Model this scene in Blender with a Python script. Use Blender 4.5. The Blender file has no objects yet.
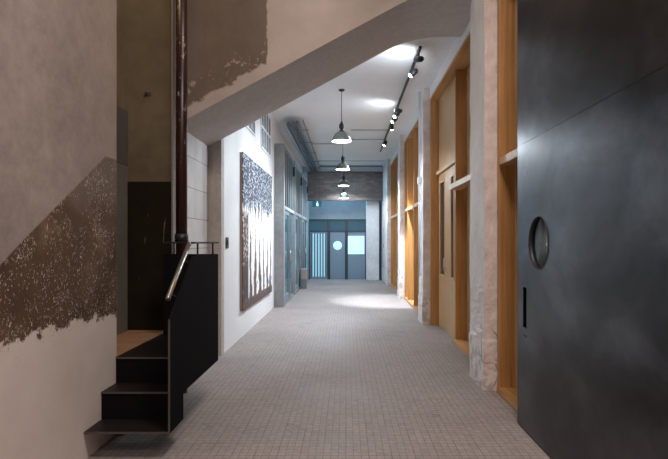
import bpy, bmesh, math, random
from mathutils import Vector, Matrix, noise
random.seed(7)
C = bpy.context.scene
COL = C.collection
PI = math.pi

# ------------------------------------------------------------------ camera
cam_d = bpy.data.cameras.new('camera'); cam = bpy.data.objects.new('camera', cam_d); COL.objects.link(cam)
cam.location = (0, 0, 1.5); cam.rotation_euler = (PI/2, 0, 0)
cam_d.sensor_width = 36; cam_d.lens = 520/668*36
cam_d.shift_x = -12/668; cam_d.shift_y = 11.5/668
cam_d.clip_start = .05; cam_d.clip_end = 200
C.camera = cam
# ------------------------------------------------------------------ world, exposure
w = bpy.data.worlds.new('world'); C.world = w; w.use_nodes = True
w.node_tree.nodes['Background'].inputs[0].default_value = (.6, .7, .8, 1)
w.node_tree.nodes['Background'].inputs[1].default_value = .1
vs = C.view_settings
vs.view_transform = 'Standard'; vs.look = 'None'; vs.exposure = 0.0; vs.gamma = 1; vs.use_curve_mapping = False

def area(name, loc, rot, size, power, color, size_y=None, spread=None):
    d = bpy.data.lights.new(name, 'AREA'); d.energy = power; d.color = color; d.size = size
    if size_y: d.shape = 'RECTANGLE'; d.size_y = size_y
    if spread: d.spread = spread
    o = bpy.data.objects.new(name, d); COL.objects.link(o); o.location = loc; o.rotation_euler = rot
    return o
WARM = (1, .86, .77); COOL = (.80, .90, 1.0); SKY = (.42, .74, 1.0)
# hall lights: added out of view, above and behind the camera, to brighten the foreground
area('hall_fill_near', (.7, 1.8, 5.1), (0, 0, 0), .9, 150, WARM, 1.2)
area('hall_fill_back', (.5, -1.6, 5.1), (0, 0, 0), .9, 80, WARM, 1.2)
area('hall_fill_stair', (-.6, 4.4, 5.1), (0, 0, 0), .5, 16, WARM, .5)
area('niche_lamp', (-2.0, 4.9, 4.9), (0, 0, 0), .22, 4.5, (1, .80, .45), .22)
# daylight: rooms beyond the glazed partition and beyond the far doors
area('side_room_daylight', (-3.4, 15.2, 3.3), (0, math.radians(-70), 0), 2.4, 190, SKY, 6)
area('far_room_daylight', (-.4, 23.2, 2.6), (math.radians(-75), 0, 0), 3, 90, SKY, 2.4)
area('corridor_end_fill', (-.1, 18.3, 4.1), (0, 0, 0), 1.4, 30, (.50, .78, 1.0), .8)  # added fill under the ceiling, tints the far floor blue
area('door_recess_fill', (-.3, 20.1, 3.95), (0, 0, 0), 1.8, 60, (.42, .74, 1.0), .3)  # added blue fill between brickwork and doors, brightens the doors

# ------------------------------------------------------------------ materials
def mat(name, base=(.5,.5,.5), rough=.6, metal=0.0, spec=None, emit=None, strength=1, alpha=None, trans=None, ior=None):
    m = bpy.data.materials.new(name); m.use_nodes = True
    b = m.node_tree.nodes['Principled BSDF']
    b.inputs['Base Color'].default_value = (*base, 1); b.inputs['Roughness'].default_value = rough
    b.inputs['Metallic'].default_value = metal
    if spec is not None: b.inputs['Specular IOR Level'].default_value = spec
    if emit: b.inputs['Emission Color'].default_value = (*emit, 1); b.inputs['Emission Strength'].default_value = strength
    if trans: b.inputs['Transmission Weight'].default_value = trans
    if ior: b.inputs['IOR'].default_value = ior
    return m
class NT:
    def __init__(s, m): s.m = m; s.t = m.node_tree; s.b = s.t.nodes['Principled BSDF']
    def n(s, typ, **kw):
        nd = s.t.nodes.new(typ)
        for k, v in kw.items(): setattr(nd, k, v)
        return nd
    def l(s, a, b): s.t.links.new(a, b)
    def pos(s):
        return s.n('ShaderNodeNewGeometry').outputs['Position']
    def obj(s):
        return s.n('ShaderNodeTexCoord').outputs['Object']
    def mp(s, v, scale=(1,1,1), rot=(0,0,0), loc=(0,0,0)):
        m = s.n('ShaderNodeMapping'); m.inputs['Scale'].default_value = scale; m.inputs['Rotation'].default_value = rot
        m.inputs['Location'].default_value = loc
        s.l(v, m.inputs['Vector']); return m.outputs[0]
    def noise(s, v, scale, detail=4, rough=.55, dist=0):
        n = s.n('ShaderNodeTexNoise'); n.inputs['Scale'].default_value = scale; n.inputs['Detail'].default_value = detail
        n.inputs['Roughness'].default_value = rough; n.inputs['Distortion'].default_value = dist
        s.l(v, n.inputs['Vector']); return n.outputs['Fac']
    def ramp(s, v, stops):
        r = s.n('ShaderNodeValToRGB'); e = r.color_ramp.elements
        while len(e) < len(stops): e.new(.5)
        for i, (p, c) in enumerate(stops):
            e[i].position = p; e[i].color = (*c, 1) if isinstance(c, tuple) else (c, c, c, 1)
        s.l(v, r.inputs[0]); return r.outputs[0]
    def mix(s, f, a, b, mode='MIX'):
        n = s.n('ShaderNodeMix', data_type='RGBA', blend_type=mode)
        for val, sock in ((f, n.inputs[0]), (a, n.inputs[6]), (b, n.inputs[7])):
            if isinstance(val, tuple): sock.default_value = (*val, 1)
            elif isinstance(val, (int, float)): sock.default_value = val
            else: s.l(val, sock)
        return n.outputs[2]
    def math(s, op, a, b=None, c=None, clamp=False):
        n = s.n('ShaderNodeMath', operation=op, use_clamp=clamp)
        for i, v in enumerate((a, b, c)):
            if v is None: continue
            if isinstance(v, (int, float)): n.inputs[i].default_value = v
            else: s.l(v, n.inputs[i])
        return n.outputs[0]
    def sep(s, v):
        n = s.n('ShaderNodeSeparateXYZ'); s.l(v, n.inputs[0]); return n.outputs
    def comb(s, x, y, z=0):
        n = s.n('ShaderNodeCombineXYZ')
        for i, v in enumerate((x, y, z)):
            if isinstance(v, (int, float)): n.inputs[i].default_value = v
            else: s.l(v, n.inputs[i])
        return n.outputs[0]
    def bump(s, h, strength=.3, dist=.01):
        n = s.n('ShaderNodeBump'); n.inputs['Strength'].default_value = strength; n.inputs['Distance'].default_value = dist
        s.l(h, n.inputs['Height']); s.l(n.outputs[0], s.b.inputs['Normal'])
    def col(s, c): s.l(c, s.b.inputs['Base Color'])
    def rough(s, c): s.l(c, s.b.inputs['Roughness'])
def step(t, v, edge, soft):   # 0 below edge, 1 above
    return t.math('MULTIPLY_ADD', t.math('SUBTRACT', v, edge), 1/soft, .5, clamp=True)

def plaster(name, c1, c2, scale=1.6, rough=.75, bump=.25):
    m = mat(name, rough=rough); t = NT(m); p = t.pos()
    n = t.noise(p, scale, 6, .6)
    c = t.ramp(n, [(.32, c1), (.68, c2)])
    f = t.noise(p, 14, 5, .7); c = t.mix(.25, c, t.ramp(f, [(.3, .25), (.7, .75)]), 'OVERLAY')
    t.col(c); t.bump(t.noise(p, 22, 5, .6), bump, .01)
    return m
M = {}
M['white_wall'] = plaster('white_painted_wall', (.74,.745,.76), (.80,.80,.81), .8, .6, .12)
M['ceiling'] = plaster('ceiling_white', (.78,.78,.79), (.85,.85,.86), .7, .7, .1)
M['soffit'] = plaster('soffit_plaster', (.54,.51,.50), (.62,.59,.575), 1.0, .7, .15)
M['pier'] = plaster('pier_plaster', (.44,.40,.37), (.50,.46,.43), 1.2, .75, .2)
M['hall_plain'] = plaster('hall_plaster', (.30,.26,.24), (.38,.33,.30), 1.0, .75, .2)
M['pale_concrete'] = plaster('pale_concrete', (.58,.56,.57), (.72,.70,.71), 2.2, .8, .3)
M['pillar_paint'] = plaster('pillar_old_paint', (.74,.72,.71), (.86,.84,.83), 2.4, .75, .3)
M['pillar_raw'] = plaster('pillar_raw_plaster', (.64,.54,.50), (.86,.77,.73), 5.0, .85, .8)

M['pier_dim'] = plaster('dull_grey_door_paint', (.12,.11,.095), (.16,.145,.13), 2)
def left_wall_mat():
    m = mat('scarred_stair_plaster', rough=.75, spec=.15); t = NT(m); p = t.pos(); x, y, z = t.sep(p)
    n1 = t.noise(p, 1.3, 6, .6); n2 = t.noise(p, 7, 6, .65); nb = t.noise(p, 3.5, 8, .65)
    upper = t.mix(.5, t.ramp(n1, [(.3, (.235,.195,.19)), (.72, (.42,.35,.32))]), t.ramp(n2, [(.35, (.22,.185,.175)), (.7, (.41,.345,.31))]))
    upper = t.mix(t.math('MULTIPLY', step(t, y, 3.55, 1.2), .5), upper, (.27,.215,.17))
    brown = t.ramp(t.noise(p, 2.8, 7, .65), [(.3, (.070,.040,.024)), (.55, (.115,.070,.044)), (.8, (.22,.15,.10))])
    pale = t.ramp(n1, [(.3, (.62,.545,.51)), (.7, (.78,.70,.665))])
    # flecks and scratches in the paint, densest low on the brown band
    v = t.n('ShaderNodeTexVoronoi', feature='F1'); v.inputs['Scale'].default_value = 38; v.inputs['Randomness'].default_value = 1
    wob = t.mix(.14, p, t.n('ShaderNodeTexNoise').outputs['Color'], 'ADD'); t.l(t.mp(wob, (1, 1.1, .6)), v.inputs['Vector'])
    spot = t.math('LESS_THAN', v.outputs['Distance'], .13)
    clus = t.noise(p, 5.5, 4, .6)
    dens = step(t, t.math('ADD', clus, t.math('MULTIPLY', t.math('SUBTRACT', 1.75, z), .12)), .50, .07)
    grit = step(t, t.noise(t.mp(p, (1, 1, .55)), 75, 3, .6, .8), .635, .02)
    fleck = t.math('MULTIPLY', t.math('MAXIMUM', t.math('MULTIPLY', spot, .6), grit), dens)
    scr = t.n('ShaderNodeTexNoise'); scr.inputs['Scale'].default_value = 9; scr.inputs['Detail'].default_value = 3; scr.inputs['Distortion'].default_value = 2.2
    t.l(p, scr.inputs['Vector'])
    line = t.math('LESS_THAN', t.math('ABSOLUTE', t.math('SUBTRACT', scr.outputs['Fac'], .5)), .006)
    line = t.math('MULTIPLY', line, step(t, t.noise(p, 4.2, 3), .52, .04))
    marks = t.math('MAXIMUM', fleck, line)
    # diagonal upper edge of the brown dado, following the stair, then level
    e = t.math('ADD', t.math('MULTIPLY', t.math('SUBTRACT', y, 2.705), .64), 1.39)
    e = t.math('MINIMUM', e, 2.13)
    e = t.math('ADD', e, t.math('MULTIPLY', t.math('SUBTRACT', nb, .5), .03))
    below = step(t, t.math('SUBTRACT', e, z), 0, .012)
    shade = t.mix(step(t, t.math('SUBTRACT', t.math('ADD', 1.50, t.math('MULTIPLY', nb, .5)), z), 0, .15), (.155,.115,.09), brown)
    c = t.mix(below, upper, shade)
    c = t.mix(t.math('MULTIPLY', marks, t.math('MULTIPLY_ADD', below, .72, .12)), c, (.74,.66,.60))
    lo = t.math('ADD', .94, t.math('MULTIPLY', t.math('SUBTRACT', t.noise(p, 4.5, 9, .72), .5), .42))
    c = t.mix(step(t, t.math('SUBTRACT', lo, z), 0, .02), c, pale)
    t.col(c); t.bump(t.mix(.3, t.noise(p, 16, 6, .6), marks), .3, .008)
    return m
M['left_wall'] = left_wall_mat()

def stair_face_mat():
    m = mat('stair_face_plaster', rough=.7); t = NT(m); p = t.pos(); x, y, z = t.sep(p)
    nb = t.noise(p, 5, 8, .7)
    base = t.ramp(t.noise(p, 1.8, 6, .6), [(.3, (.40,.335,.30)), (.7, (.53,.455,.42))])
    streak = t.noise(t.mp(p, (1, 1, .45), (0, .5, 0)), 3.0, 5, .6)
    brown = t.mix(.5, t.ramp(t.noise(p, 2.4, 7, .65), [(.3, (.09,.062,.046)), (.7, (.185,.135,.105))]), t.ramp(streak, [(.3, (.13,.09,.065)), (.75, (.22,.165,.13))]))
    low = t.math('ADD', t.math('MULTIPLY_ADD', x, .54, 3.84), t.math('MULTIPLY', t.math('SUBTRACT', nb, .5), .26))
    a = step(t, t.math('SUBTRACT', z, low), 0, .03)
    xe = t.math('ADD', -.84, t.math('MULTIPLY', t.math('SUBTRACT', nb, .5), .10))
    b = step(t, t.math('SUBTRACT', xe, x), 0, .02)
    c = t.mix(t.math('MULTIPLY', a, b), base, brown)
    chips = t.math('MULTIPLY', step(t, t.noise(p, 14, 5, .7), .60, .03), step(t, t.math('SUBTRACT', t.math('MULTIPLY_ADD', x, .54, 4.12), z), 0, .1))
    chips = t.math('MULTIPLY', chips, t.math('MULTIPLY', a, b))
    c = t.mix(t.math('MULTIPLY', chips, .7), c, (.48,.38,.32))
    t.col(c); t.bump(t.noise(p, 14, 6, .6), .25, .01)
    return m
M['stair_face'] = stair_face_mat()

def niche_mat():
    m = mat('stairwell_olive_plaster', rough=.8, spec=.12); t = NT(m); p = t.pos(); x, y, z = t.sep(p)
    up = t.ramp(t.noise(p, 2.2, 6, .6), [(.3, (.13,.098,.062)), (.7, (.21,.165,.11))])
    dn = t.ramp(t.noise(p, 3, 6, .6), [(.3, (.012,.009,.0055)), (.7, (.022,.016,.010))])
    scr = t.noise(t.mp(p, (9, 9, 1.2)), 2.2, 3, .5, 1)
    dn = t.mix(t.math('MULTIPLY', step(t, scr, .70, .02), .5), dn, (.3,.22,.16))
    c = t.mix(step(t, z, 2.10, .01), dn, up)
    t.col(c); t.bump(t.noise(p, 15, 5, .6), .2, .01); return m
M['niche'] = niche_mat()

M['niche_dark'] = plaster('dim_plaster', (.07,.06,.055), (.11,.095,.085), 1.5)
def block_mat():
    m = mat('white_painted_blockwork', rough=.6); t = NT(m); p = t.pos(); x, y, z = t.sep(p)
    br = t.n('ShaderNodeTexBrick'); br.inputs['Scale'].default_value = 1
    br.inputs['Brick Width'].default_value = 3.1; br.inputs['Row Height'].default_value = .353; br.inputs['Mortar Size'].default_value = .005
    br.inputs['Color1'].default_value = (.54,.52,.515,1); br.inputs['Color2'].default_value = (.60,.58,.575,1); br.inputs['Mortar'].default_value = (.25,.23,.22,1)
    t.l(t.comb(y, z), br.inputs['Vector'])
    t.col(t.mix(.3, br.outputs[0], t.ramp(t.noise(p, 3, 6), [(.3, .3), (.7, .7)]), 'OVERLAY')); return m
M['block'] = block_mat()

def floor_mat():
    m = mat('floor_mosaic', rough=.5); t = NT(m); p = t.pos()
    def grid(wd, hh, mort, a, b, c, off=0):
        br = t.n('ShaderNodeTexBrick'); br.offset = off; br.inputs['Scale'].default_value = 1
        br.inputs['Brick Width'].default_value = wd; br.inputs['Row Height'].default_value = hh; br.inputs['Mortar Size'].default_value = mort
        br.inputs['Mortar Smooth'].default_value = .3
        for nm, cc in (('Color1', a), ('Color2', b), ('Mortar', c)): br.inputs[nm].default_value = (*cc, 1)
        t.l(p, br.inputs['Vector']); return br
    g = grid(.0535, .0535, .0030, (.285,.250,.238), (.325,.287,.274), (.19,.162,.152))
    g2 = grid(.1605, .214, .0045, (1,1,1), (.96,.96,.96), (.70,.68,.66))
    wear = t.noise(p, 1.1, 6, .6)
    c = t.mix(t.ramp(t.noise(p, 2.3, 5, .6), [(.35, .0), (.65, .9)]), g.outputs[0], t.mix(1.0, g.outputs[0], g2.outputs[0], 'MULTIPLY'))
    c = t.mix(.35, c, t.ramp(wear, [(.28, (.20,.18,.17)), (.7, (.72,.68,.66))]), 'OVERLAY')
    c = t.mix(.3, c, t.ramp(t.noise(p, 26, 4, .7), [(.3, .2), (.7, .8)]), 'OVERLAY')
    dk = step(t, t.noise(p, 3.2, 7, .75, .6), .62, .05)
    c = t.mix(t.math('MULTIPLY', dk, .42), c, (.13,.105,.10))
    lt = step(t, t.noise(t.mp(p, loc=(3, 7, 0)), 2.7, 7, .75, .4), .69, .03)
    c = t.mix(t.math('MULTIPLY', lt, .30), c, (.62,.57,.54))
    t.col(c)
    t.rough(t.ramp(wear, [(.3, .58), (.7, .78)]))
    t.bump(t.mix(.5, g.outputs['Fac'], t.noise(p, 9, 4)), -.25, .003)
    return m
M['floor'] = floor_mat()

def wood_mat(name, c1, c2, axis='z', scale=1.0, rough=.42):
    m = mat(name, rough=rough); t = NT(m); p = t.obj()
    sc = {'z': (14, 14, .7), 'y': (14, .7, 14), 'x': (.7, 14, 14)}[axis]
    n = t.noise(t.mp(p, tuple(v*scale for v in sc)), 1.6, 6, .6, .6)
    n2 = t.noise(p, 1.3, 2)
    c = t.ramp(n, [(.3, c1), (.7, c2)]); c = t.mix(.25, c, t.ramp(n2, [(.3, .3), (.7, .7)]), 'OVERLAY')
    t.col(c); t.bump(n, .08, .002); return m
M['oak'] = wood_mat('honey_timber', (.37,.18,.055), (.58,.30,.11), 'z')
M['oak_h'] = wood_mat('honey_timber_level', (.42,.215,.075), (.62,.35,.15), 'y')
M['oak_edge'] = wood_mat('pale_timber_edge', (.52,.32,.16), (.64,.42,.24), 'z')
M['ply'] = wood_mat('pale_plywood', (.44,.265,.125), (.55,.345,.17), 'z', .6)
M['boards'] = wood_mat('landing_boards', (.26,.14,.075), (.38,.22,.125), 'x')

def steel_mat():
    m = mat('blackened_steel', metal=1.0, rough=.33); t = NT(m); p = t.pos()
    n = t.noise(t.mp(p, (1, .8, 1.3)), 1.5, 5, .55, .5)
    c = t.ramp(n, [(.30, (.026,.026,.028)), (.5, (.056,.059,.064)), (.70, (.115,.120,.130))])
    c = t.mix(.3, c, t.ramp(t.noise(p, 9, 6, .6), [(.3, .3), (.7, .7)]), 'OVERLAY')
    t.col(c); t.rough(t.ramp(t.noise(p, 2.2, 4), [(.3, .27), (.7, .37)]))
    return m
M['steel'] = steel_mat()
M['stair_steel'] = mat('black_stair_steel', (.009,.008,.010), .8, 0, spec=.03)
M['tread_steel'] = mat('worn_tread_steel', (.013,.010,.010), .45, 0, spec=.2)
M['edge_steel'] = mat('pale_steel_edge', (.10,.085,.078), .5, .3)  # stair edge highlight is put into this paler colour; hook and keyhole share it
M['rail_steel'] = mat('brushed_rail_steel', (.48,.44,.41), .32, .9)
M['dark_metal'] = mat('dark_metal', (.04,.04,.045), .45, .5)
M['grey_frame'] = mat('grey_frame_paint', (.24,.255,.265), .5, .1)
M['grey_post'] = plaster('grey_post_paint', (.23,.24,.245), (.33,.34,.345), 2, .6, .1)
M['slate'] = mat('slate_steel_door', (.20,.27,.34), .5, .2)
M['teal_dark'] = mat('dark_teal_glazing', (.05,.11,.14), .15, 0)
M['slate_dark'] = mat('dark_door_frame', (.025,.04,.055), .5, .2)
M['fascia'] = plaster('blue_grey_fascia', (.16,.20,.235), (.22,.265,.30), 1.3, .5, .05)
M['window_grey'] = mat('grey_window_glass', (.30,.33,.37), .2)
M['pipe_blue'] = mat('grey_blue_conduit', (.14,.19,.26), .4, .5)
M['pipe_pale'] = mat('pale_conduit', (.50,.55,.60), .4, .4)
M['pipe_dark'] = mat('dark_conduit', (.22,.23,.24), .5, .4)
M['white_plastic'] = mat('white_plastic', (.82,.84,.86), .4)
M['glass_teal'] = mat('tinted_glass', (.22,.42,.46), .01, 0, trans=.7, ior=1.45)
M['glass_dark'] = mat('dark_glass', (.025,.028,.03), .08, 0)
M['glass_clear'] = mat('porthole_glass', (.75,.85,.9), .05, 0, trans=.9, ior=1.1)
M['sky_glow'] = mat('daylit_pane', (.4,.6,.7), .3, emit=(.52,.84,.98), strength=.85)
M['sky_dim'] = mat('daylit_blind', (.3,.45,.5), .3, emit=(.24,.48,.64), strength=.9)
M['enamel'] = mat('grey_green_enamel', (.30,.33,.31), .25, .4)
M['lamp_white'] = mat('lamp_glow', (1,1,1), .5, emit=(1,.98,.94), strength=14)
M['lens'] = mat('spot_lens_glow', (1,1,1), .5, emit=(1,.98,.95), strength=14)
M['exit'] = mat('exit_sign_glow', (.01,.05,.07), .5, emit=(.01,.09,.13), strength=.6)
M['exit_fig'] = mat('exit_figure', (.7,.9,.9), .5, emit=(.5,.95,1.0), strength=1.0)
M['pink_box'] = mat('pinkish_card', (.48,.36,.34), .7)
M['side_room'] = plaster('side_room_wall', (.35,.48,.52), (.45,.58,.62), 1, .7, .05)
def pipe_red():
    m = mat('oxblood_pipe_paint', rough=.35); t = NT(m); p = t.pos(); z = t.sep(p)[2]
    chip = t.math('MULTIPLY', step(t, t.noise(t.mp(p, (30, 30, 11)), 1, 5, .7), .63, .02), step(t, z, 2.35, .4))
    base = t.ramp(t.noise(p, 4), [(.3, (.020,.006,.006)), (.7, (.042,.010,.010))])
    t.col(t.mix(t.math('MULTIPLY', chip, .8), base, (.42,.35,.34))); return m
M['red_pipe'] = pipe_red()
def brick_mat():
    m = mat('old_brick', rough=.85); t = NT(m); p = t.pos(); x, y, z = t.sep(p)
    br = t.n('ShaderNodeTexBrick'); br.inputs['Scale'].default_value = 1; br.inputs['Brick Width'].default_value = .24
    br.inputs['Row Height'].default_value = .08; br.inputs['Mortar Size'].default_value = .009
    br.inputs['Color1'].default_value = (.14,.105,.092,1); br.inputs['Color2'].default_value = (.25,.185,.16,1); br.inputs['Mortar'].default_value = (.17,.14,.13,1)
    t.l(t.comb(x, z), br.inputs['Vector'])
    t.col(t.mix(.5, br.outputs[0], t.ramp(t.noise(p, 2, 7, .7), [(.3, .25), (.7, .75)]), 'OVERLAY')); t.bump(br.outputs['Fac'], -.4, .01); return m
M['brick'] = brick_mat()
def art_mat():
    """tall pale forms under a dappled dark canopy, brown stems below"""
    m = mat('painted_canvas', rough=.7); t = NT(m); p = t.pos(); x, y, z = t.sep(p)
    v = t.n('ShaderNodeTexVoronoi', feature='F1'); v.inputs['Scale'].default_value = 15
    t.l(t.mp(t.comb(t.math('ADD', y, t.math('MULTIPLY', z, .35)), z), (1, 1.3, 1)), v.inputs['Vector'])
    dapple = t.math('LESS_THAN', v.outputs['Distance'], .36)
    canopy = t.mix(t.math('MULTIPLY', dapple, .85), (.035,.045,.07), (.60,.66,.74))
    # pale forms: crests vary along the wall
    crest = t.math('ADD', 2.02, t.math('MULTIPLY', t.math('SUBTRACT', t.noise(t.comb(y, 0, 0), 6.0, 3, .6), .5), 1.6))
    inform = step(t, t.math('SUBTRACT', crest, z), 0, .04)
    body = t.mix(step(t, t.noise(t.mp(t.comb(y, z), (5, 1.2, 1)), 1.6, 5, .7), .69, .03), (.88,.89,.90), (.10,.09,.09))
    c = t.mix(inform, canopy, body)
    # brown stems rising out of the ground between the forms
    wob = t.math('ADD', t.math('MULTIPLY', y, 2.2), t.math('MULTIPLY', t.noise(t.comb(y, z, 0), 2.2, 3), 1.1))
    saw = t.math('ABSOLUTE', t.math('SUBTRACT', t.math('FRACT', wob), .5))
    wdt = t.math('MULTIPLY', t.math('SUBTRACT', 1.80, z), .24)
    stem = t.math('MULTIPLY', t.math('LESS_THAN', saw, wdt), inform)
    c = t.mix(stem, c, t.ramp(t.noise(p, 9, 4), [(.3, (.05,.03,.025)), (.7, (.17,.10,.075))]))
    # dark trunk with pale flecks along the near edge
    v2 = t.n('ShaderNodeTexVoronoi', feature='F1'); v2.inputs['Scale'].default_value = 13; t.l(t.comb(y, z), v2.inputs['Vector'])
    trunk = t.mix(t.math('LESS_THAN', v2.outputs['Distance'], .40), (.09,.065,.055), (.62,.56,.50))
    trunk = t.mix(step(t, z, 1.15, .1), (.07,.045,.04), trunk)
    c = t.mix(step(t, t.math('SUBTRACT', 8.42, y), 0, .03), c, t.mix(step(t, z, 1.95, .1), trunk, c))
    c = t.mix(step(t, t.math('SUBTRACT', .60, z), t.math('MULTIPLY', t.noise(p, 6, 3), .06), .03), c, (.10,.065,.055))
    blue = t.math('MULTIPLY', step(t, t.noise(p, 5, 3), .60, .03), step(t, t.math('SUBTRACT', .85, z), 0, .1))
    c = t.mix(t.math('MULTIPLY', blue, .8), c, (.16,.22,.36))
    t.col(c); return m
M['art'] = art_mat()
M['art_edge'] = mat('canvas_edge_brown', (.33,.24,.19), .7)

# ------------------------------------------------------------------ mesh helpers
class MB:
    def __init__(s): s.bm = bmesh.new(); s.mi = 0
    def _f(s, vs_):
        f = s.bm.faces.new(vs_); f.material_index = s.mi; return f
    def box(s, x0, x1, y0, y1, z0, z1):
        v = [s.bm.verts.new(c) for c in ((x0,y0,z0),(x1,y0,z0),(x1,y1,z0),(x0,y1,z0),(x0,y0,z1),(x1,y0,z1),(x1,y1,z1),(x0,y1,z1))]
        for q in ((0,3,2,1),(4,5,6,7),(0,1,5,4),(1,2,6,5),(2,3,7,6),(3,0,4,7)): s._f([v[i] for i in q])
        return s
    def prism(s, pts, axis, a, b):
        """polygon pts in the other two axes, extruded along axis from a to b"""
        def mk(p, d): return {'x': (d, p[0], p[1]), 'y': (p[0], d, p[1]), 'z': (p[0], p[1], d)}[axis]
        A = [s.bm.verts.new(mk(p, a)) for p in pts]; B = [s.bm.verts.new(mk(p, b)) for p in pts]
        s._f(A); s._f(B[::-1]); n = len(pts)
        for i in range(n): s._f([A[i], B[i], B[(i+1) % n], A[(i+1) % n]])
        return s
    def tube(s, pts, r, seg=10, cap=True):
        pts = [Vector(p) for p in pts]; rings = []
        for i, p in enumerate(pts):
            d = (pts[min(i+1, len(pts)-1)] - pts[max(i-1, 0)]).normalized()
            up = Vector((0,0,1)) if abs(d.z) < .95 else Vector((1,0,0))
            a = d.cross(up).normalized(); b = d.cross(a).normalized()
            rr = r[i] if isinstance(r, (list, tuple)) else r
            rings.append([s.bm.verts.new(p + (a*math.cos(2*PI*k/seg) + b*math.sin(2*PI*k/seg))*rr) for k in range(seg)])
        for A, B in zip(rings, rings[1:]):
            for k in range(seg):
                f = s._f([A[k], A[(k+1) % seg], B[(k+1) % seg], B[k]]); f.smooth = True
        if cap: s._f(rings[0][::-1]); s._f(rings[-1])
        return s
    def lathe(s, prof, seg=28, loc=(0,0,0), mtx=None):
        mtx = mtx or Matrix.Identity(4); loc = Vector(loc); rings = []
        for r, z in prof:
            rings.append([s.bm.verts.new(loc + mtx @ Vector((max(r, .0004)*math.cos(2*PI*k/seg), max(r, .0004)*math.sin(2*PI*k/seg), z))) for k in range(seg)])
        for A, B in zip(rings, rings[1:]):
            for k in range(seg):
                f = s._f([A[k], A[(k+1) % seg], B[(k+1) % seg], B[k]]); f.smooth = True
        return s
    def build(s, name, m, parent=None, bevel=0, origin=None):
        bmesh.ops.recalc_face_normals(s.bm, faces=s.bm.faces)
        if bevel:
            bmesh.ops.bevel(s.bm, geom=[e for e in s.bm.edges if len(e.link_faces) == 2 and e.calc_face_angle(0) > .6], offset=bevel, segments=2, affect='EDGES')
        if origin:
            bmesh.ops.translate(s.bm, verts=s.bm.verts, vec=-Vector(origin))
        me = bpy.data.meshes.new(name); s.bm.to_mesh(me); s.bm.free()
        for mm in (m if isinstance(m, (list, tuple)) else [m]): me.materials.append(mm)
        o = bpy.data.objects.new(name, me); COL.objects.link(o)
        if origin: o.location = origin
        if parent: o.parent = parent; o.matrix_parent_inverse = Matrix.Translation(parent.location).inverted() if not parent.parent else Matrix.Translation(parent.matrix_world_loc if hasattr(parent, 'matrix_world_loc') else Vector()).inverted()
        return o
def B(*a): return MB().box(*a)
def tag(o, label=None, cat=None, group=None, kind=None):
    if label: o['label'] = label
    if cat: o['category'] = cat
    if group: o['group'] = group
    if kind: o['kind'] = kind
    return o
def empty(name, loc, label, cat, group=None, kind=None):
    o = bpy.data.objects.new(name, None); COL.objects.link(o); o.location = loc; o.empty_display_size = .1
    return tag(o, label, cat, group, kind)
def part(name, mb, m, parent, label=None, bevel=0):
    """mesh given in world coordinates, child of an object (Empty or mesh) whose own chain is pure translation"""
    off = Vector((0,0,0)); q = parent
    while q is not None: off += q.location; q = q.parent
    bmesh.ops.translate(mb.bm, verts=mb.bm.verts, vec=-off)
    o = mb.build(name, m, None, bevel); o.parent = parent
    if label: o['label'] = label
    return o
def struct(name, mb, m, label, cat, bevel=0):
    return tag(mb.build(name, m, None, bevel), label, cat, None, 'structure')
def kids(o): return [c for c in bpy.data.objects if c.parent == o]
def copy_tree(o, parent=None):
    c = o.copy(); COL.objects.link(c)
    if parent: c.parent = parent
    for ch in kids(o):
        copy_tree(ch, c)
    return c
def cut(o, cutters):
    for c in cutters:
        m = o.modifiers.new('cut', 'BOOLEAN'); m.operation = 'DIFFERENCE'; m.object = c; m.solver = 'EXACT'
    bpy.context.view_layer.update()
    dg = bpy.context.evaluated_depsgraph_get()
    me = bpy.data.meshes.new_from_object(o.evaluated_get(dg)); o.modifiers.clear(); o.data = me
    for c in cutters: bpy.data.objects.remove(c)

# ------------------------------------------------------------------ room shell
XR, XL = 1.5, -1.63
struct('floor', B(-2.3, 2.6, -3.2, 20.6, -.12, 0), M['floor'], 'worn greyish-brown small square tile floor running down the corridor', 'floor')
struct('ceiling_hall', B(-2.9, 2.6, -3.2, 5.52, 5.2, 5.35), M['hall_plain'], 'high plaster ceiling over the entrance hall', 'ceiling')
struct('ceiling', B(-2.3, 2.6, 6.8, 20.6, 4.25, 4.4), M['ceiling'], 'white flat ceiling above the corridor with pendant lamps', 'ceiling')
struct('wall_rear', B(-2.3, 2.6, -3.3, -3.2, 0, 5.2), M['hall_plain'], 'plain plaster wall closing the hall behind the viewer', 'wall')
struct('wall_left', B(-2.05, -1.787, -3.2, 4.05, 0, 5.2), M['left_wall'], 'scarred plaster wall with brown diagonal paint band beside the black steps', 'wall')
# stairwell niche
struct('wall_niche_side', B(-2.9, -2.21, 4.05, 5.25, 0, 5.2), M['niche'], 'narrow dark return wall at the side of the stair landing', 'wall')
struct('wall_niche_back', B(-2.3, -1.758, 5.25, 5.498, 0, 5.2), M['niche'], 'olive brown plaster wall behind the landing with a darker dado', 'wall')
struct('trim_1', B(-1.757, -1.742, 5.235, 5.5, .6, 5.2), M['pier'], 'pale plaster corner strip beside the oxblood pipe', 'trim')
struct('floor_landing', B(-2.21, -1.79, 4.055, 5.25, .54, .6), M['boards'], 'warm wooden board floor beside the black steel landing', 'floor')
struct('door_1', B(-2.208, -2.185, 4.95, 5.2, .6, 2.25), M['pier_dim'], 'narrow grey door edge at the back of the stair landing', 'door')
struct('trim_3', B(-2.2095, -2.198, 4.90, 5.249, 2.26, 2.8), M['niche_dark'], 'dark strip added above the narrow door edge at the stair landing', 'trim')  # strip added for the dark tone above the door edge
struct('wall_left_block', B(-2.0, -1.80, 5.5, 6.8, 0, 2.75), M['block'], 'white painted blockwork wall between the oxblood pipe and the beige pier', 'wall')
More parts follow.
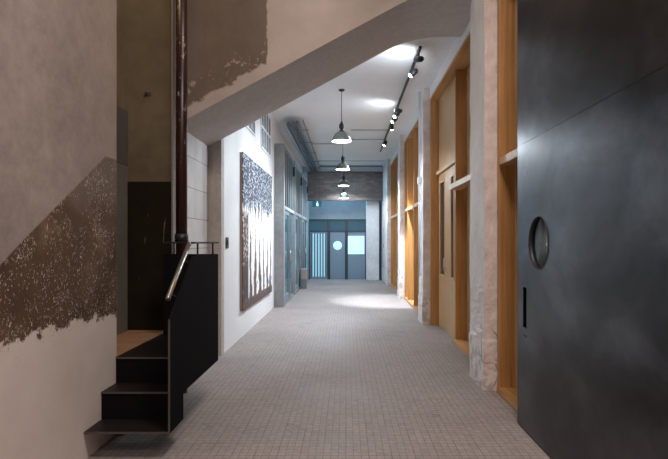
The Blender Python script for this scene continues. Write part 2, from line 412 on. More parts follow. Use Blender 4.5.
struct('wall_pier', B(-2.0, XL, 6.8, 6.95, 0, 4.25), M['pier'], 'beige plaster pier face under the end of the sloping stair soffit', 'wall')
struct('wall_left_white', B(-2.0, XL, 6.95, 11.8, 0, 4.25), M['white_wall'], 'bright white wall that carries the large painting', 'wall')
struct('wall_left_upper', B(-2.0, XL, 11.8, 20.6, 3.72, 4.25), M['white_wall'], 'white band of wall above the glazed partition', 'wall')
# sloping stair slab with rounded soffit
pts = [(-1.80, 2.736)]
xk = (4.168-3.708)/.54
for k in range(0, 13):
    a = k/12; s0 = Vector((xk-.34, 4.168-.34*.54)); s1 = Vector((xk, 4.168)); s2 = Vector((xk+.42, 4.168))
    q = s0.lerp(s1, a).lerp(s1.lerp(s2, a), a); pts.append((q.x, q.y))
pts += [(2.0, 4.168), (2.0, 5.35), (-1.80, 5.35)]
mb = MB(); mb.prism(pts, 'y', 5.52, 6.8)
mb.bm.normal_update(); bmesh.ops.recalc_face_normals(mb.bm, faces=mb.bm.faces)
for f in mb.bm.faces: f.material_index = 0 if f.normal.y < -.9 else 1
o = struct('ceiling_stair_soffit', mb, [M['stair_face'], M['soffit']], 'sloping plastered stair flank and grey soffit crossing above the corridor', 'stair soffit')
# right side
struct('wall_right', B(1.5, 1.7, -3.2, 2.4, 0, 5.2), M['hall_plain'], 'plaster wall of the hall behind the sliding steel door', 'wall')
struct('wall_right_outer', B(1.95, 2.1, 2.4, 20.6, 0, 5.2), M['niche_dark'], 'dim wall behind the timber framed bays', 'wall')
struct('wall_right_upper', B(1.505, 1.95, 5.52, 20.6, 4.055, 4.25), M['ceiling'], 'white plaster band above the timber framed bays', 'wall')
struct('wall_right_upper_hall', B(1.505, 1.95, 2.4, 5.52, 4.055, 5.2), M['hall_plain'], 'plaster band above the timber frame next to the steel door', 'wall')
struct('wall_right_end', B(1.38, 1.95, 17.95, 20.4, 0, 4.25), M['pale_concrete'], 'rough pale concrete wall between the last timber bay and the far doors', 'wall')

# ------------------------------------------------------------------ pillars
def pillar(y0, y1, top, label, seed):
    mb = MB(); nz, x0, x1 = 46, 1.385, 1.95
    ny, nx = 5, 8
    ring = [(x0 + (1.51-x0)*i/4, y0) for i in range(5)] + [(1.95, y0), (1.95, y1)] + [(1.51, y1), (x0, y1)] + [(x0, y1-(y1-y0)*i/ny) for i in range(1, ny)]
    lv = []
    hs = sorted(set([i*.035 for i in range(30)] + [1.05 + i*(top-1.05)/26 for i in range(27)]))
    for h in hs:
        r = []
        for (x, y) in ring:
            bulge = .022 if h < .52 + .08*noise.noise(Vector((x*9, y*9, seed))) else 0
            bulge *= .55
            d = .009*noise.noise(Vector((x*9, y*9, h*5+seed*7))) + .004*noise.noise(Vector((x*30, y*30, h*22+seed)))
            chip = max(0, noise.noise(Vector((x*4+5, y*4, h*3+seed*3)))-.30)*.05 if (x < x0+.02 and abs(y-y0) < .02) else 0
            xx = x + (-bulge + d + chip if x < 1.5 else 0)
            yy = y + ((-bulge*.6 + d + chip) if (y == y0 and x < 1.6) else 0)
            r.append(mb.bm.verts.new((xx, yy, h)))
        lv.append(r)
    n = len(ring)
    for A, Bq in zip(lv, lv[1:]):
        for k in range(n):
            f = mb._f([A[k], A[(k+1) % n], Bq[(k+1) % n], Bq[k]])
            ya, yb = ring[k][1], ring[(k+1) % n][1]
            f.material_index = 1 if (ya == y0 and yb == y0) else 0
    mb._f(lv[0]); mb._f(lv[-1])
    return tag(mb.build('pillar', [M['pillar_paint'], M['pillar_raw']]), label, 'pillar', 'rough plastered pillars between the timber bays')
for nm in ('pillar_paint', 'pillar_raw'):
    t = NT(M[nm]); p = t.pos(); z = t.sep(p)[2]
    src = t.b.inputs['Base Color'].links[0].from_socket
    v = t.n('ShaderNodeTexVoronoi', feature='DISTANCE_TO_EDGE'); v.inputs['Scale'].default_value = 3.2
    t.l(t.mix(.12, p, t.n('ShaderNodeTexNoise').outputs['Color'], 'ADD'), v.inputs['Vector'])
    crack = t.math('MULTIPLY', t.math('MULTIPLY', t.math('LESS_THAN', v.outputs['Distance'], .012), step(t, t.noise(p, 3.3, 3), .50, .05)), step(t, t.math('SUBTRACT', .62, z), 0, .1))
    grime = t.math('MULTIPLY', step(t, t.noise(p, 7, 6, .7), .54, .08), step(t, t.math('SUBTRACT', .75, z), 0, .6))
    pits = t.math('MULTIPLY', step(t, t.noise(t.mp(p, (1, 1, .5)), 24, 5, .75), .63, .03), step(t, t.math('SUBTRACT', 2.4, z), 0, 1.6))
    c = t.mix(t.math('MULTIPLY', pits, .45), src, (.33,.25,.22))
    c = t.mix(t.math('MULTIPLY', grime, .5), c, (.30,.24,.21)); c = t.mix(t.math('MULTIPLY', crack, .7), c, (.10,.075,.065))
    t.col(c)
pillar(5.21, 5.80, 4.16, 'rough pale pillar with broken plaster base next to the steel sliding door', 1)
pillar(9.34, 9.90, 4.25, 'pale pillar with a white conduit and junction box running down it', 2)
pillar(13.42, 13.90, 4.25, 'pale pillar brightly lit beside the glare patch on the floor', 3)
pillar(17.5, 17.95, 4.25, 'furthest pale pillar, beside the last narrow timber bay', 4)

# ------------------------------------------------------------------ timber bays
def bay(y0, y1, label, studs=(), transom_to=None, sill_to=None, bead=1.68, stud_x=1.505):
    t = empty('timber_frame', (1.7, (y0+y1)/2, 0), label, 'wooden frame', 'honey timber frames between the pillars')
    P = lambda n, mb, m, bv=.003, lab=None: part(n, mb, M[m], t, lab, bv)
    P('sill', B(1.497 if not sill_to else 1.56, 1.93, y0, sill_to or y1, 0, .06), 'oak_h')
    P('lintel', B(1.50, 1.93, y0, y1, 4.0, 4.05), 'oak_h')
    P('jamb', B(1.505, 1.93, y1-.055, y1-.002, .061 if not sill_to else .001, 3.999), 'oak')
    P('jamb', B(1.505, 1.93, y0+.002, y0+.055, .061, 3.999), 'oak')
    P('bead', B(bead, bead+.02, y1-.09, y1-.056, .061, 3.999), 'oak_edge', .002, 'paler glazing bead')
    ta, tb = (y0+.056, transom_to or y1-.056)
    cuts = [ta] + [s for s in studs if ta < s < tb] + [tb]
    for a, b in zip(cuts, cuts[1:]):
        aa = a + (.03 if a in studs else 0); bb = b - (.03 if b in studs else 0)
        if bb == y1-.056: bb = y1-.091
        P('transom', B(1.500, 1.655, aa+.001, bb-.001, 2.24, 2.315), 'oak_edge', .003, 'paler crossbar')
    for s in studs:
        P('stud', B(stud_x, 1.93, s-.029, s+.029, .061, 3.999), 'oak')
    return t
b0 = bay(2.42, 5.17, 'timber frame partly covered by the dark steel door', studs=(), bead=1.662)
part('pane', B(1.80, 1.806, 2.48, 5.07, .065, 3.995), M['glass_dark'], b0)
b1 = bay(5.84, 9.30, 'timber frame with pale plywood and slotted double door', studs=(7.63,), transom_to=7.60, sill_to=7.66, stud_x=1.60)
part('plywood_panel', B(1.76, 1.775, 5.90, 7.595, .065, 3.995), M['ply'], b1)
part('plywood_panel', B(1.645, 1.675, 7.662, 9.20, 2.725, 3.995), M['ply'], b1, 'pale plywood panel above the door')
b2 = bay(9.95, 13.38, 'timber frame of open studs between the conduit pillar and the brightly lit pillar', studs=(11.55, 12.75))
part('plywood_panel', B(1.76, 1.78, 10.01, 13.28, .065, 3.995), M['ply'], b2)
b3 = bay(13.95, 17.45, 'small distant timber frame nearest to the far blue doors', studs=(15.6, 16.6))
part('plywood_panel', B(1.76, 1.78, 14.01, 17.35, .065, 3.995), M['ply'], b3)

# slotted double timber door in the second bay
d2 = empty('door_2', (1.66, 8.45, 0), 'pale plywood double door with tall slot windows set in the timber bay', 'door', None, 'structure')
def leaf(y0, y1, s0, s1):
    h0, h1 = .006, 2.66
    mb = MB()
    mb.box(1.645, 1.69, y0, s0, h0, h1).box(1.645, 1.69, s1, y1, h0, h1).box(1.645, 1.69, s0, s1, h0, .93).box(1.645, 1.69, s0, s1, 2.50, h1)
    l = part('door_leaf', mb, M['ply'], d2)
    fr = MB()
    for (a, b, c, d) in ((s0-.03, s0, .90, 2.53), (s1, s1+.03, .90, 2.53), (s0, s1, .90, .93), (s0, s1, 2.50, 2.53)): fr.box(1.636, 1.645, a, b, c, d)
    part('slot_trim', fr, M['oak_edge'], l, 'paler raised rim')
    part('pane', B(1.664, 1.670, s0+.001, s1-.001, .931, 2.499), M['glass_dark'], l)
    return l
l1 = leaf(7.70, 8.40, 7.93, 8.13); l2 = leaf(8.405, 9.20, 8.66, 9.06)
hd = MB(); hd.tube([(1.60, 8.52, 1.02), (1.60, 8.52, 1.22)], .010).tube([(1.60, 8.52, 1.04), (1.646, 8.52, 1.04)], .007).tube([(1.60, 8.52, 1.20), (1.646, 8.52, 1.20)], .007)
part('pull_handle', hd, M['rail_steel'], l2, 'steel pull handle')
part('head_rail', B(1.60, 1.70, 7.66, 9.20, 2.665, 2.72), M['oak_edge'], d2, 'paler head rail')

# ------------------------------------------------------------------ sliding steel door
d3 = empty('door_3', (1.43, 2.6, 0), 'huge blackened steel sliding door with an oval-looking porthole', 'door', None, 'structure')
lo = B(1.405, 1.455, .70, 4.26, .012, 2.268).build('c', M['steel'])
c1 = MB().lathe([(0, -.2), (.20, -.2), (.20, .2), (0, .2)], 64, (1.43, 3.80, 1.485), Matrix.Rotation(PI/2, 4, 'Y')).build('c1', M['steel'])
c2 = B(1.39, 1.43, 4.045, 4.125, .82, 1.135).build('c2', M['steel'])
cut(lo, [c1, c2])
lo.name = 'lower_panel'; lo.data.materials.clear(); lo.data.materials.append(M['steel'])
lo.parent = d3; lo.location = -Vector(d3.location)
for p_ in lo.data.polygons: p_.use_smooth = False
up = B(1.405, 1.455, .70, 4.26, 2.273, 4.62); part('upper_panel', up, M['steel'], d3)
part('joint_strip', B(1.408, 1.452, .71, 4.255, 2.2681, 2.2729), M['steel'], d3)
rg = MB().lathe([(.1995, -.0262), (.2015, -.0262), (.2015, -.028), (.194, -.028), (.193, .026), (.1995, .026)], 64, (1.43, 3.80, 1.485), Matrix.Rotation(PI/2, 4, 'Y'))
part('porthole_ring', rg, M['dark_metal'], d3, 'dark rim of the porthole')
gl = MB().lathe([(.0, .0), (.192, .0), (.192, .005), (0, .005)], 48, (1.445, 3.80, 1.485), Matrix.Rotation(PI/2, 4, 'Y'))
part('porthole_pane', gl, M['glass_clear'], d3)
part('slot_pull', B(1.428, 1.4345, 4.047, 4.123, .823, 1.132), M['slate_dark'], d3, 'black recessed slot pull')
kh = MB()
for yy, zz in ((4.10, .755), (4.06, .755)): kh.lathe([(0, 0), (.008, 0), (.008, .004), (0, .004)], 12, (1.4045, yy, zz), Matrix.Rotation(-PI/2, 4, 'Y'))
part('keyhole', kh, M['edge_steel'], d3)
tr = B(1.41, 1.50, .4, 5.0, 4.64, 4.72); part('slide_rail', tr, M['dark_metal'], d3)

# ------------------------------------------------------------------ black steel stair
st = empty('steel_stair', (-1.5, 4.2, 0), 'black steel steps and landing with solid side panel beside the scarred wall', 'stairs')
X0, X1 = -1.784, -1.212
ys = [3.54, 3.79, 4.03]
for i, y in enumerate(ys):
    h = .2*(i+1); yb = ys[i+1]+.01 if i < 2 else 5.235
    if i < 2: tr = part('tread', B(X0, X1, y, yb, h-.012, h), M['tread_steel'], st)
    else: tr = part('landing_plate', B(X0, X1, y, 4.877, h-.012, h).box(X0, -1.72, 4.877, 5.23, h-.012, h), M['tread_steel'], st)
    part('nosing', B(X0, X1, y-.004, y-.0005, h-.013, h+.001), M['edge_steel'], tr, 'front edge with a highlight in its lighter colour')
    if i: part('riser', B(X0, X1, y+.004, y+.012, h-.2, h-.013), M['stair_steel'], st)
part('under_frame', B(X0, -1.70, 4.10, 4.86, 0, .38), M['stair_steel'], st)
yA, yB = 3.54, 4.875
poly = [(yA, .19), (3.83, .19), (3.83, .385), (yB, .385), (yB, 1.378), (4.07, 1.378), (yA, .965)]
part('side_panel', MB().prism(poly, 'x', -1.21, -1.198), M['stair_steel'], st)
part('panel_edge', B(-1.2105, -1.1975, yA-.003, yA, .188, .965), M['edge_steel'], st, 'front edge with a highlight in its lighter colour')
part('guard_panel', B(-1.71, -1.212, 4.865, 4.877, .602, 1.378), M['stair_steel'], st)
part('stringer', B(-1.225, -1.2125, 3.86, 4.86, .40, .586), M['stair_steel'], st)
tl = MB().box(-1.715, -1.21, 4.852, 4.888, 1.478, 1.492).box(-1.222, -1.186, 4.10, 4.852, 1.478, 1.492)
part('top_rail', tl, M['dark_metal'], st, bevel=.002)
for (x, y) in ((-1.61, 4.87), (-1.204, 4.22), (-1.204, 4.70)):
    part('baluster', MB().tube([(x, y, 1.376), (x, y, 1.48)], .008, 8), M['dark_metal'], st)
hr = part('handrail', MB().tube([(-1.245, 4.13, 1.482), (-1.245, 3.64, 1.105), (-1.243, 3.628, 1.09)], .0175, 14), M['rail_steel'], st, 'brushed pale steel sloping handrail')
for y in (3.72, 4.02):
    h = 1.105+(y-3.64)*.77
    part('bracket', MB().tube([(-1.245, y, h-.016), (-1.245, y, h-.05), (-1.213, y, h-.065)], .006, 8), M['dark_metal'], hr)

# oxblood pipe
pp = empty('pipe', (-1.629, 5.15, 0), 'dark oxblood vertical pipe with chipped paint behind the stair rail', 'pipe')
part('shaft', MB().tube([(-1.629, 5.15, .0), (-1.629, 5.15, 5.18)], .055, 24), M['red_pipe'], pp)
part('collar', MB().tube([(-1.629, 5.15, 1.49), (-1.629, 5.15, 1.57)], .066, 24), M['dark_metal'], pp, 'dark collar above the rail')
hk = empty('wall_hook', (-2.0, 5.25, 2.98), 'small pale metal hook high on the olive stairwell wall', 'hook')
part('plate', B(-2.03, -1.97, 5.241, 5.249, 2.965, 3.0), M['edge_steel'], hk)
part('peg', MB().tube([(-2.0, 5.242, 2.985), (-2.0, 5.21, 2.98), (-2.0, 5.20, 3.0)], .007, 8), M['edge_steel'], hk)
sw = empty('wall_switch', (XL, 7.10, 1.47), 'small dark switch plate on the white wall near the painting', 'switch')
part('plate', B(XL+.001, XL+.014, 7.03, 7.17, 1.40, 1.55), M['dark_metal'], sw, bevel=.003)
part('rocker', B(XL+.014, XL+.022, 7.07, 7.13, 1.44, 1.51), M['slate_dark'], sw)

# ------------------------------------------------------------------ painting
pa = empty('painting', (-1.60, 9.54, .42), 'huge unframed canvas of pale forms under dark dappled foliage on the white wall', 'painting')
part('canvas', B(-1.592, -1.580, 7.98, 11.10, .42, 2.87), M['art'], pa)
part('stretcher', B(XL+.001, -1.5925, 7.985, 11.095, .425, 2.865), M['art_edge'], pa, 'brown canvas side edge')

# high louvred windows
def louvre(n, y0, y1, z0, z1, nb, label):
    t = empty(n, (XL, (y0+y1)/2, z0), label, 'window', None, 'structure')
    f = MB()
    for a in ((y0, y1, z0, z0+.03), (y0, y1, z1-.03, z1), (y0, y0+.03, z0+.03, z1-.03), (y1-.03, y1, z0+.03, z1-.03)): f.box(XL+.001, XL+.02, *a)
    zm = (z0+z1)/2; f.box(XL+.001, XL+.02, y0+.03, y1-.03, zm-.02, zm+.02)
    part('window_frame', f, M['white_plastic'], t)
    part('pane', B(XL+.001, XL+.004, y0+.03, y1-.03, z0+.03, z1-.03), M['window_grey'], t)
    for k in range(nb):
        y = y0+.03+(y1-y0-.06)*(k+1)/(nb+1)
        part('glazing_bar', MB().box(XL+.004, XL+.016, y-.013, y+.013, z0+.031, zm-.021).box(XL+.004, XL+.016, y-.013, y+.013, zm+.021, z1-.031), M['white_plastic'], t)
louvre('window_1', 8.05, 9.25, 3.36, 4.15, 3, 'high grey window with white bars half hidden by the sloping soffit')
louvre('window_2', 9.92, 11.2, 3.29, 4.13, 3, 'high grey window with white bars above the far end of the painting')

# ------------------------------------------------------------------ glazed partition on the left
GX = -1.46
def partition(y0, y1, label, door=True):
    t = empty('glazed_partition', (GX, (y0+y1)/2, 0), label, 'glass partition', 'grey glazed partitions')
    P = lambda n, mb, m, lab=None: part(n, mb, M[m], t, lab)
    P('transom', B(GX-.05, GX+.04, y0+.002, y1-.002, 2.24, 2.32), 'pipe_pale', 'pale crossbar')
    P('sill', B(GX-.05, GX+.03, y0+.002, y1-.002, .0, .05), 'grey_frame')
    P('head', B(GX-.06, GX+.03, y0+.002, y1-.002, 3.64, 3.715), 'grey_frame')
    n = 5
    for k in range(1, n):
        y = y0+(y1-y0)*k/n
        P('mullion', B(GX-.04, GX+.03, y-.028, y+.028, 2.321, 3.639), 'grey_frame')
    P('upper_pane', B(GX-.012, GX-.006, y0+.003, y1-.003, 2.33, 3.63), 'glass_teal')
    ym = (y0+y1)/2
    P('mullion', B(GX-.04, GX+.03, ym+.02, ym+.08, .051, 2.239), 'grey_frame')
    P('lower_pane', B(GX-.012, GX-.006, ym+.081, y1-.003, .06, 2.23), 'glass_teal')
    P('bracket', B(GX-.03, GX+.06, y1-.16, y1-.02, 3.28, 3.52), 'slate_dark', 'dark box bracket near the top')
    lf = P('door_leaf', MB().box(GX-.03, GX+.012, y0+.02, y0+.10, .055, 2.235).box(GX-.03, GX+.012, ym-.06, ym+.018, .055, 2.235).box(GX-.03, GX+.012, y0+.10, ym-.06, .055, .20).box(GX-.03, GX+.012, y0+.10, ym-.06, 2.14, 2.235), 'slate', 'slate grey glazed door leaf')
    part('pane', B(GX-.012, GX-.004, y0+.101, ym-.061, .201, 2.139), M['glass_teal'], lf)
    part('pull_handle', MB().tube([(GX+.05, ym-.02, .95), (GX+.05, ym-.02, 1.25)], .012, 8).box(GX+.012, GX+.05, ym-.025, ym-.015, .97, .985).box(GX+.012, GX+.05, ym-.025, ym-.015, 1.215, 1.23), M['rail_steel'], lf)
    return t
partition(12.02, 14.36, 'grey glazed partition with a glass door just past the painting wall')
partition(14.56, 16.72, 'second grey glazed partition, between the two inner grey posts')
partition(16.92, 19.4, 'furthest grey glazed partition beside the blue end doors')
for (y0, y1, x0, lb) in ((11.802, 12.0, -1.63, 'broad grey post at the end of the white painting wall'), (14.38, 14.54, -1.60, 'slim grey post between the first two glazed partitions'), (16.74, 16.90, -1.60, 'slim grey post before the furthest glazed partition')):
    tag(B(x0, -1.41, y0, y1, 0, 3.715).build('post', M['grey_post'], None, .004), lb, 'post', 'grey posts of the glazed side')
struct('wall_side_room', B(-4.0, -3.9, 11.5, 20.8, 0, 4.25), M['side_room'], 'pale blue lit wall inside the room behind the glazing', 'wall')
struct('wall_side_room_near', B(-3.9, -1.64, 11.7, 11.795, 0, 4.25), M['side_room'], 'near wall of the room behind the glazing', 'wall')
struct('wall_side_room_end', B(-3.9, -1.45, 19.42, 19.5, 0, 4.25), M['side_room'], 'end wall of the room behind the glazing', 'wall')
struct('floor_side_room', B(-3.9, -2.3, 11.7, 19.5, -.12, 0), M['grey_post'], 'floor of the room behind the glazing', 'floor')
struct('ceiling_side_room', B(-3.9, -2.0, 11.7, 19.5, 4.25, 4.4), M['ceiling'], 'ceiling of the room behind the glazing', 'ceiling')
# small pinkish cabinet in front of the far partition
cb = empty('cabinet', (-1.30, 16.55, 0), 'small pinkish cabinet on a dark plinth against the grey post', 'cabinet')
part('body', B(-1.405, -1.24, 16.30, 16.66, .30, .60), M['pink_box'], cb, bevel=.004)
part('plinth', B(-1.40, -1.25, 16.33, 16.64, 0, .299), M['grey_frame'], cb)
part('lid', B(-1.408, -1.235, 16.29, 16.67, .601, .62), M['pipe_pale'], cb)

# ------------------------------------------------------------------ far end
YE = 20.4
struct('wall_end_fascia', B(-1.45, 1.38, YE, YE+.2, 2.36, 4.25), M['fascia'], 'blue grey steel fascia above the far doors', 'wall')
struct('wall_end_brick', B(-1.45, 1.38, 19.5, 19.8, 3.02, 4.11), M['brick'], 'dark brick bulkhead hanging across the corridor end', 'wall')
struct('trim_2', B(-1.62, 1.38, 19.3, 19.49, 4.10, 4.249), M['pipe_pale'], 'pale steel beam across the ceiling in front of the brickwork', 'beam')
struct('wall_end_left', B(-1.62, -1.445, 19.5, YE+.2, 0, 4.25), M['fascia'], 'blue grey return wall beside the barred far door', 'wall')
cp = tag(B(.78, 1.26, 19.82, 20.3, 0, 3.30).build('column', M['pale_concrete'], None, .01), 'smooth pale grey column standing just in front of the far doors', 'column')
struct('wall_end_right', B(.86, 1.38, YE, YE+.2, 0, 2.36), M['fascia'], 'dark wall strip behind the pale grey column', 'wall')
wl = empty('wall_panel', (1.36, 18.9, 1.2), 'slim pale blue panel on the concrete side wall near the far doors', 'panel')
part('plate', B(1.345, 1.379, 18.6, 19.3, .55, 2.0), M['pipe_pale'], wl)
part('lock', B(1.335, 1.345, 18.66, 18.74, 1.25, 1.40), M['dark_metal'], wl)
# the three far doors
d4 = empty('door_4', (-1.03, YE, 0), 'far door with dark vertical bars over pale glass', 'door', None, 'structure')
d5 = empty('door_5', (-.34, YE, 0), 'far slate blue door with a glowing round porthole', 'door', None, 'structure')
d6 = empty('door_6', (.42, YE, 0), 'far slate blue door with a bright rectangular upper window', 'door', None, 'structure')
def px(x, z=YE): return (x-346)*z/520
xa, xb, xc, xd = px(309), px(328.8), px(346.4), px(366.5)
def frame(t, a, b):
    f = MB().box(a, a+.05, YE-.04, YE+.06, 0, 2.359).box(b-.05, b, YE-.04, YE+.06, 0, 2.359).box(a+.05, b-.05, YE-.04, YE+.06, 2.30, 2.359).box(a+.05, b-.05, YE-.04, YE+.06, 1.86, 1.90)
    part('door_frame', f, M['slate_dark'], t, 'dark frame')
    part('transom_panel', B(a+.05, b-.05, YE, YE+.03, 1.901, 2.299), M['teal_dark'], t)
frame(d4, xa, xb-.005); frame(d5, xb+.005, xc-.005); frame(d6, xc+.005, xd)
g = part('door_leaf', MB().box(xa+.051, xa+.09, YE, YE+.04, .01, 1.859).box(xb-.095, xb-.056, YE, YE+.04, .01, 1.859).box(xa+.09, xb-.095, YE, YE+.04, .01, .1).box(xa+.09, xb-.095, YE, YE+.04, 1.8, 1.859), M['slate'], d4)
part('pane', B(xa+.091, xb-.096, YE+.028, YE+.034, .101, 1.799), M['sky_dim'], g, 'dim daylit glass')
for k in range(6):
    x = xa+.115+(xb-xa-.235)*k/5
    part('bar', B(x-.020, x+.020, YE-.012, YE+.02, .10, 1.80), M['slate_dark'], g, 'dark vertical bar')
lf = B(xb+.056, xc-.056, YE, YE+.04, .01, 1.859).build('c', M['slate'])
c = MB().lathe([(0, -.2), (.175, -.2), (.175, .2), (0, .2)], 40, (px(337.5), YE, 1.325), Matrix.Rotation(PI/2, 4, 'X')).build('c', M['slate'])
cut(lf, [c]); lf.name = 'door_leaf'; lf.data.materials.clear(); lf.data.materials.append(M['slate']); lf.parent = d5; lf.location = -Vector(d5.location)
part('porthole', MB().lathe([(0, 0), (.174, 0), (.174, .006), (0, .006)], 40, (px(337.5), YE+.02, 1.325), Matrix.Rotation(PI/2, 4, 'X')), M['sky_glow'], lf, 'glowing round pane')
g = part('door_leaf', MB().box(xc+.061, xd-.051, YE, YE+.04, .01, .97), M['slate'], d6)
part('upper_pane', B(xc+.061, xd-.085, YE+.01, YE+.02, .975, 1.70), M['sky_glow'], d6, 'bright daylit glass')
part('upper_rail', MB().box(xc+.061, xd-.051, YE, YE+.04, 1.70, 1.859).box(xd-.085, xd-.051, YE, YE+.04, .971, 1.70), M['slate'], d6)
part('kick_line', B(xc+.07, xd-.06, YE-.006, YE-.0005, 1.02-.06, 1.02-.04), M['slate_dark'], g)
# exit sign
ex = empty('exit_sign', (px(317, 19.2), 19.2, 2.86), 'small teal glowing exit sign hanging before the brickwork', 'exit sign')
ax = px(317, 19.2)
part('box', B(ax-.17, ax+.17, 19.2, 19.25, 2.76, 2.98), M['exit'], ex)
fg = MB().box(ax-.005, ax+.03, 19.19, 19.199, 2.86, 2.92).tube([(ax+.012, 19.194, 2.945), (ax+.012, 19.194, 2.965)], .014, 8)
fg.box(ax-.04, ax-.005, 19.19, 19.199, 2.885, 2.90).box(ax+.03, ax+.06, 19.19, 19.199, 2.88, 2.895).box(ax-.03, ax+.005, 19.19, 19.199, 2.80, 2.86).box(ax+.02, ax+.05, 19.19, 19.199, 2.79, 2.86)
part('running_figure', fg, M['exit_fig'], ex, 'pale running figure')
part('hanger', MB().tube([(ax-.1, 19.225, 2.98), (ax-.1, 19.225, 4.09)], .006, 6).tube([(ax+.1, 19.225, 2.98), (ax+.1, 19.225, 4.09)], .006, 6), M['dark_metal'], ex)

# ------------------------------------------------------------------ ceiling services
def run(name, pts, r, m, label, cat='pipe', group=None, seg=10):
    return tag(MB().tube(pts, r, seg).build(name, M[m]), label, cat, group)
gp = 'pipes along the ceiling'
for x, r, m, z, lb in ((-1.36, .040, 'pipe_pale', 4.10, 'pale pipe of the ceiling bundle, hard against the white wall'),
                   (-1.27, .045, 'pipe_blue', 4.10, 'thick blue grey pipe beside the pale one in the ceiling bundle'),
                   (-1.17, .030, 'pipe_blue', 4.13, 'thin blue grey pipe in the middle of the ceiling bundle'),
                   (-1.08, .040, 'pipe_blue', 4.12, 'blue grey pipe on the open side of the ceiling bundle'),
                   (-.95, .013, 'pipe_dark', 4.17, 'thin dark conduit running apart from the pipe bundle')):
    run('ceiling_pipe', [(x, 11.5, z), (x, 19.28, z)], r, m, lb, 'pipe', gp)
for y, lb in ((12.6, 'beside the start of the pale crossbeam end of the run nearest the painting'), (14.2, 'above the first inner grey post'), (15.9, 'above the middle of the second glazed partition'), (17.6, 'closest to the brickwork')):
    lb = 'dark strap bracket of the pipe bundle ' + (lb if y > 13 else 'nearest the painting wall')
    tag(B(-1.42, -.90, y-.02, y+.02, 4.186, 4.20).build('pipe_support', M['pipe_dark']), lb, 'bracket', 'brackets of the ceiling pipes')
for y, xs, lb in ((12.7, (.12, 1.08), 'thin conduit crossing the ceiling nearest to the first pendant'), (13.9, (.05, 1.08), 'thin conduit crossing the ceiling behind the first pendant'), (14.5, (-.95, .0), 'thin conduit linking the pipe bundle to the pendant line'), (17.6, (-.93, 1.3), 'thin conduit crossing the full ceiling before the end beam')):
    run('ceiling_conduit', [(xs[0], y, 4.21), (xs[1], y, 4.21)], .010, 'pipe_dark', lb, 'conduit', 'thin conduits crossing the ceiling', 8)
run('ceiling_conduit', [(-.93, 18.5, 4.16), (1.3, 18.5, 4.16)], .035, 'pipe_dark', 'thicker dark pipe crossing the ceiling in front of the end beam', 'conduit', 'thin conduits crossing the ceiling', 10)
# conduit and box on the second pillar
cd = empty('wall_conduit', (1.355, 9.62, 2.4), 'white vertical conduit with junction box on the pillar face', 'conduit')
part('tube', MB().tube([(1.352, 9.58, 2.66), (1.352, 9.58, 4.24)], .018, 12), M['white_plastic'], cd)
part('junction_box', B(1.325, 1.372, 9.52, 9.64, 2.56, 2.68), M['white_plastic'], cd, bevel=.004)
part('lower_tube', MB().tube([(1.352, 9.58, 2.56), (1.352, 9.58, .86)], .018, 12), M['white_plastic'], cd)

# lighting track with spots
TX = 1.03
tk = empty('lighting_track', (TX, 11.4, 4.2), 'long dark ceiling track that carries the small spotlights', 'lighting track')
part('rail', B(TX-.018, TX+.018, 7.2, 15.6, 4.168, 4.20), M['dark_metal'], tk)
for y in (7.5, 10.0, 12.4, 15.0): part('fixing', MB().tube([(TX, y, 4.2), (TX, y, 4.249)], .01, 8), M['dark_metal'], tk)
def make_spot(y, target, power, ang, label, x=TX, size=.05, blend=.6, col=COOL):
    t = empty('track_spotlight', (x, y, 4.167), label, 'spotlight', 'spotlights on the ceiling track')
    d = (Vector(target) - Vector((x, y, 4.07))).normalized()
    q = d.to_track_quat('-Z', 'Y')
    part_parent = t
    st_ = MB().tube([(0,0,0), (0,0,-.06)], .011, 8).build('stem', M['dark_metal']); st_.parent = t
    h = MB().lathe([(0, .075), (.030, .075), (.042, .05), (.045, -.06), (.040, -.062), (.036, -.045)], 20).build('head', M['dark_metal']); h.parent = t
    h.location = (0, 0, -.097); h.rotation_mode = 'QUATERNION'; h.rotation_quaternion = q
    l = MB().lathe([(0, -.085), (.022, -.079), (.036, -.064), (.040, -.05)], 20).build('lens', M['lens']); l.parent = h; l['label'] = 'glowing lens'
    ld = bpy.data.lights.new('spot', 'SPOT'); ld.energy = power; ld.color = col; ld.spot_size = math.radians(ang); ld.spot_blend = blend; ld.shadow_soft_size = size
    lo_ = bpy.data.objects.new('spot_lamp', ld); COL.objects.link(lo_); lo_.rotation_mode = 'QUATERNION'; lo_.rotation_quaternion = q
    lo_.location = Vector((x, y, 4.07)) + (d*.11 if target[2] < 4 else Vector((-.06, 0, -.12)))
    return t
make_spot(7.35, (.55, 8.0, 4.25), 42, 150, 'dark spotlight tipped up at the very end of the track by the soffit', blend=1, size=.12)
make_spot(7.95, (XL, 7.9, 1.7), 250, 84, 'bright spotlight, second from the soffit end of the track')
make_spot(10.25, (.45, 10.6, 4.25), 28, 150, 'spotlight tipped up just before the close cluster on the track', blend=1, size=.12)
make_spot(10.6, (XL, 9.6, 1.5), 250, 84, 'spotlight nearer the viewer in the close cluster of three')
make_spot(11.05, (XL, 10.4, 1.7), 170, 84, 'spotlight in the middle of the close cluster of three')
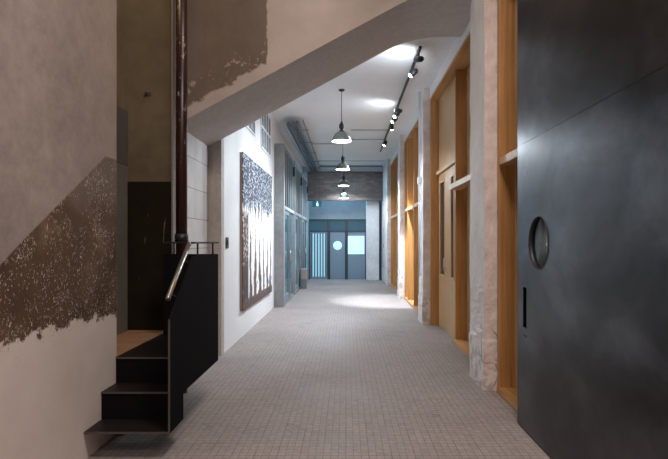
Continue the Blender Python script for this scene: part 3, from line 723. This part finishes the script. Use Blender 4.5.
make_spot(11.7, (1.15, 12.95, 0), 1500, 46, 'spotlight at the far end of the close cluster of three')
make_spot(13.7, (-.9, 12.8, 0), 420, 90, 'lone spotlight furthest along the track')

# pendants
def make_pendant(dr=0):
    t = empty('pendant_lamp', (0, 0, 0), 'x', 'pendant lamp', 'enamel pendant lamps down the corridor')
    # origin at ceiling
    part('canopy', MB().lathe([(0, 0), (.055, 0), (.052, -.02), (.02, -.035), (0, -.035)], 20), M['dark_metal'], t)
    part('cord', MB().tube([(0,0,-.03), (0,0,-.60-dr)], .006, 8), M['dark_metal'], t)
    part('socket', MB().lathe([(0, -.58), (.018, -.58), (.025, -.62), (.045, -.63), (.045, -.70), (.030, -.71), (.030, -.74), (.055, -.75), (.055, -.775), (0, -.775)], 20, (0,0,-dr)), M['dark_metal'], t)
    sh = part('shade', MB().lathe([(.05, -.765), (.085, -.775), (.125, -.81), (.155, -.86), (.172, -.905), (.182, -.93), (.182, -.94), (.176, -.938), (.166, -.905), (.148, -.86), (.118, -.815), (.08, -.785), (.05, -.778)], 36, (0,0,-dr)), M['enamel'], t, 'grey green enamel bell shade')
    part('diffuser', MB().lathe([(0, -.953), (.09, -.951), (.174, -.938)], 30, (0,0,-dr)), M['lamp_white'], t, 'glowing underside')
    return t
pend = make_pendant()
zc = 4.25
pl = [(9.45, 'enamel pendant lamp nearest the sloping soffit, hanging largest'), (13.2, 'enamel pendant lamp, second along the line from the soffit'), (17.05, 'enamel pendant lamp, third along the line from the soffit'), (19.0, 'enamel pendant lamp hanging lowest in view, just before the brickwork')]
for i, (y, lb) in enumerate(pl):
    o = pend if i == 0 else (make_pendant(.24) if i == 3 else copy_tree(pend))
    o.location = (-.08, y, zc); o['label'] = lb
    ld = bpy.data.lights.new('pendant_bulb', 'SPOT'); ld.energy = (170, 300, 300, 110)[i]; ld.spot_size = math.radians(176); ld.spot_blend = .3; ld.color = COOL; ld.shadow_soft_size = .12
    lo_ = bpy.data.objects.new('pendant_bulb', ld); COL.objects.link(lo_); lo_.location = (-.08, y, zc-.97)
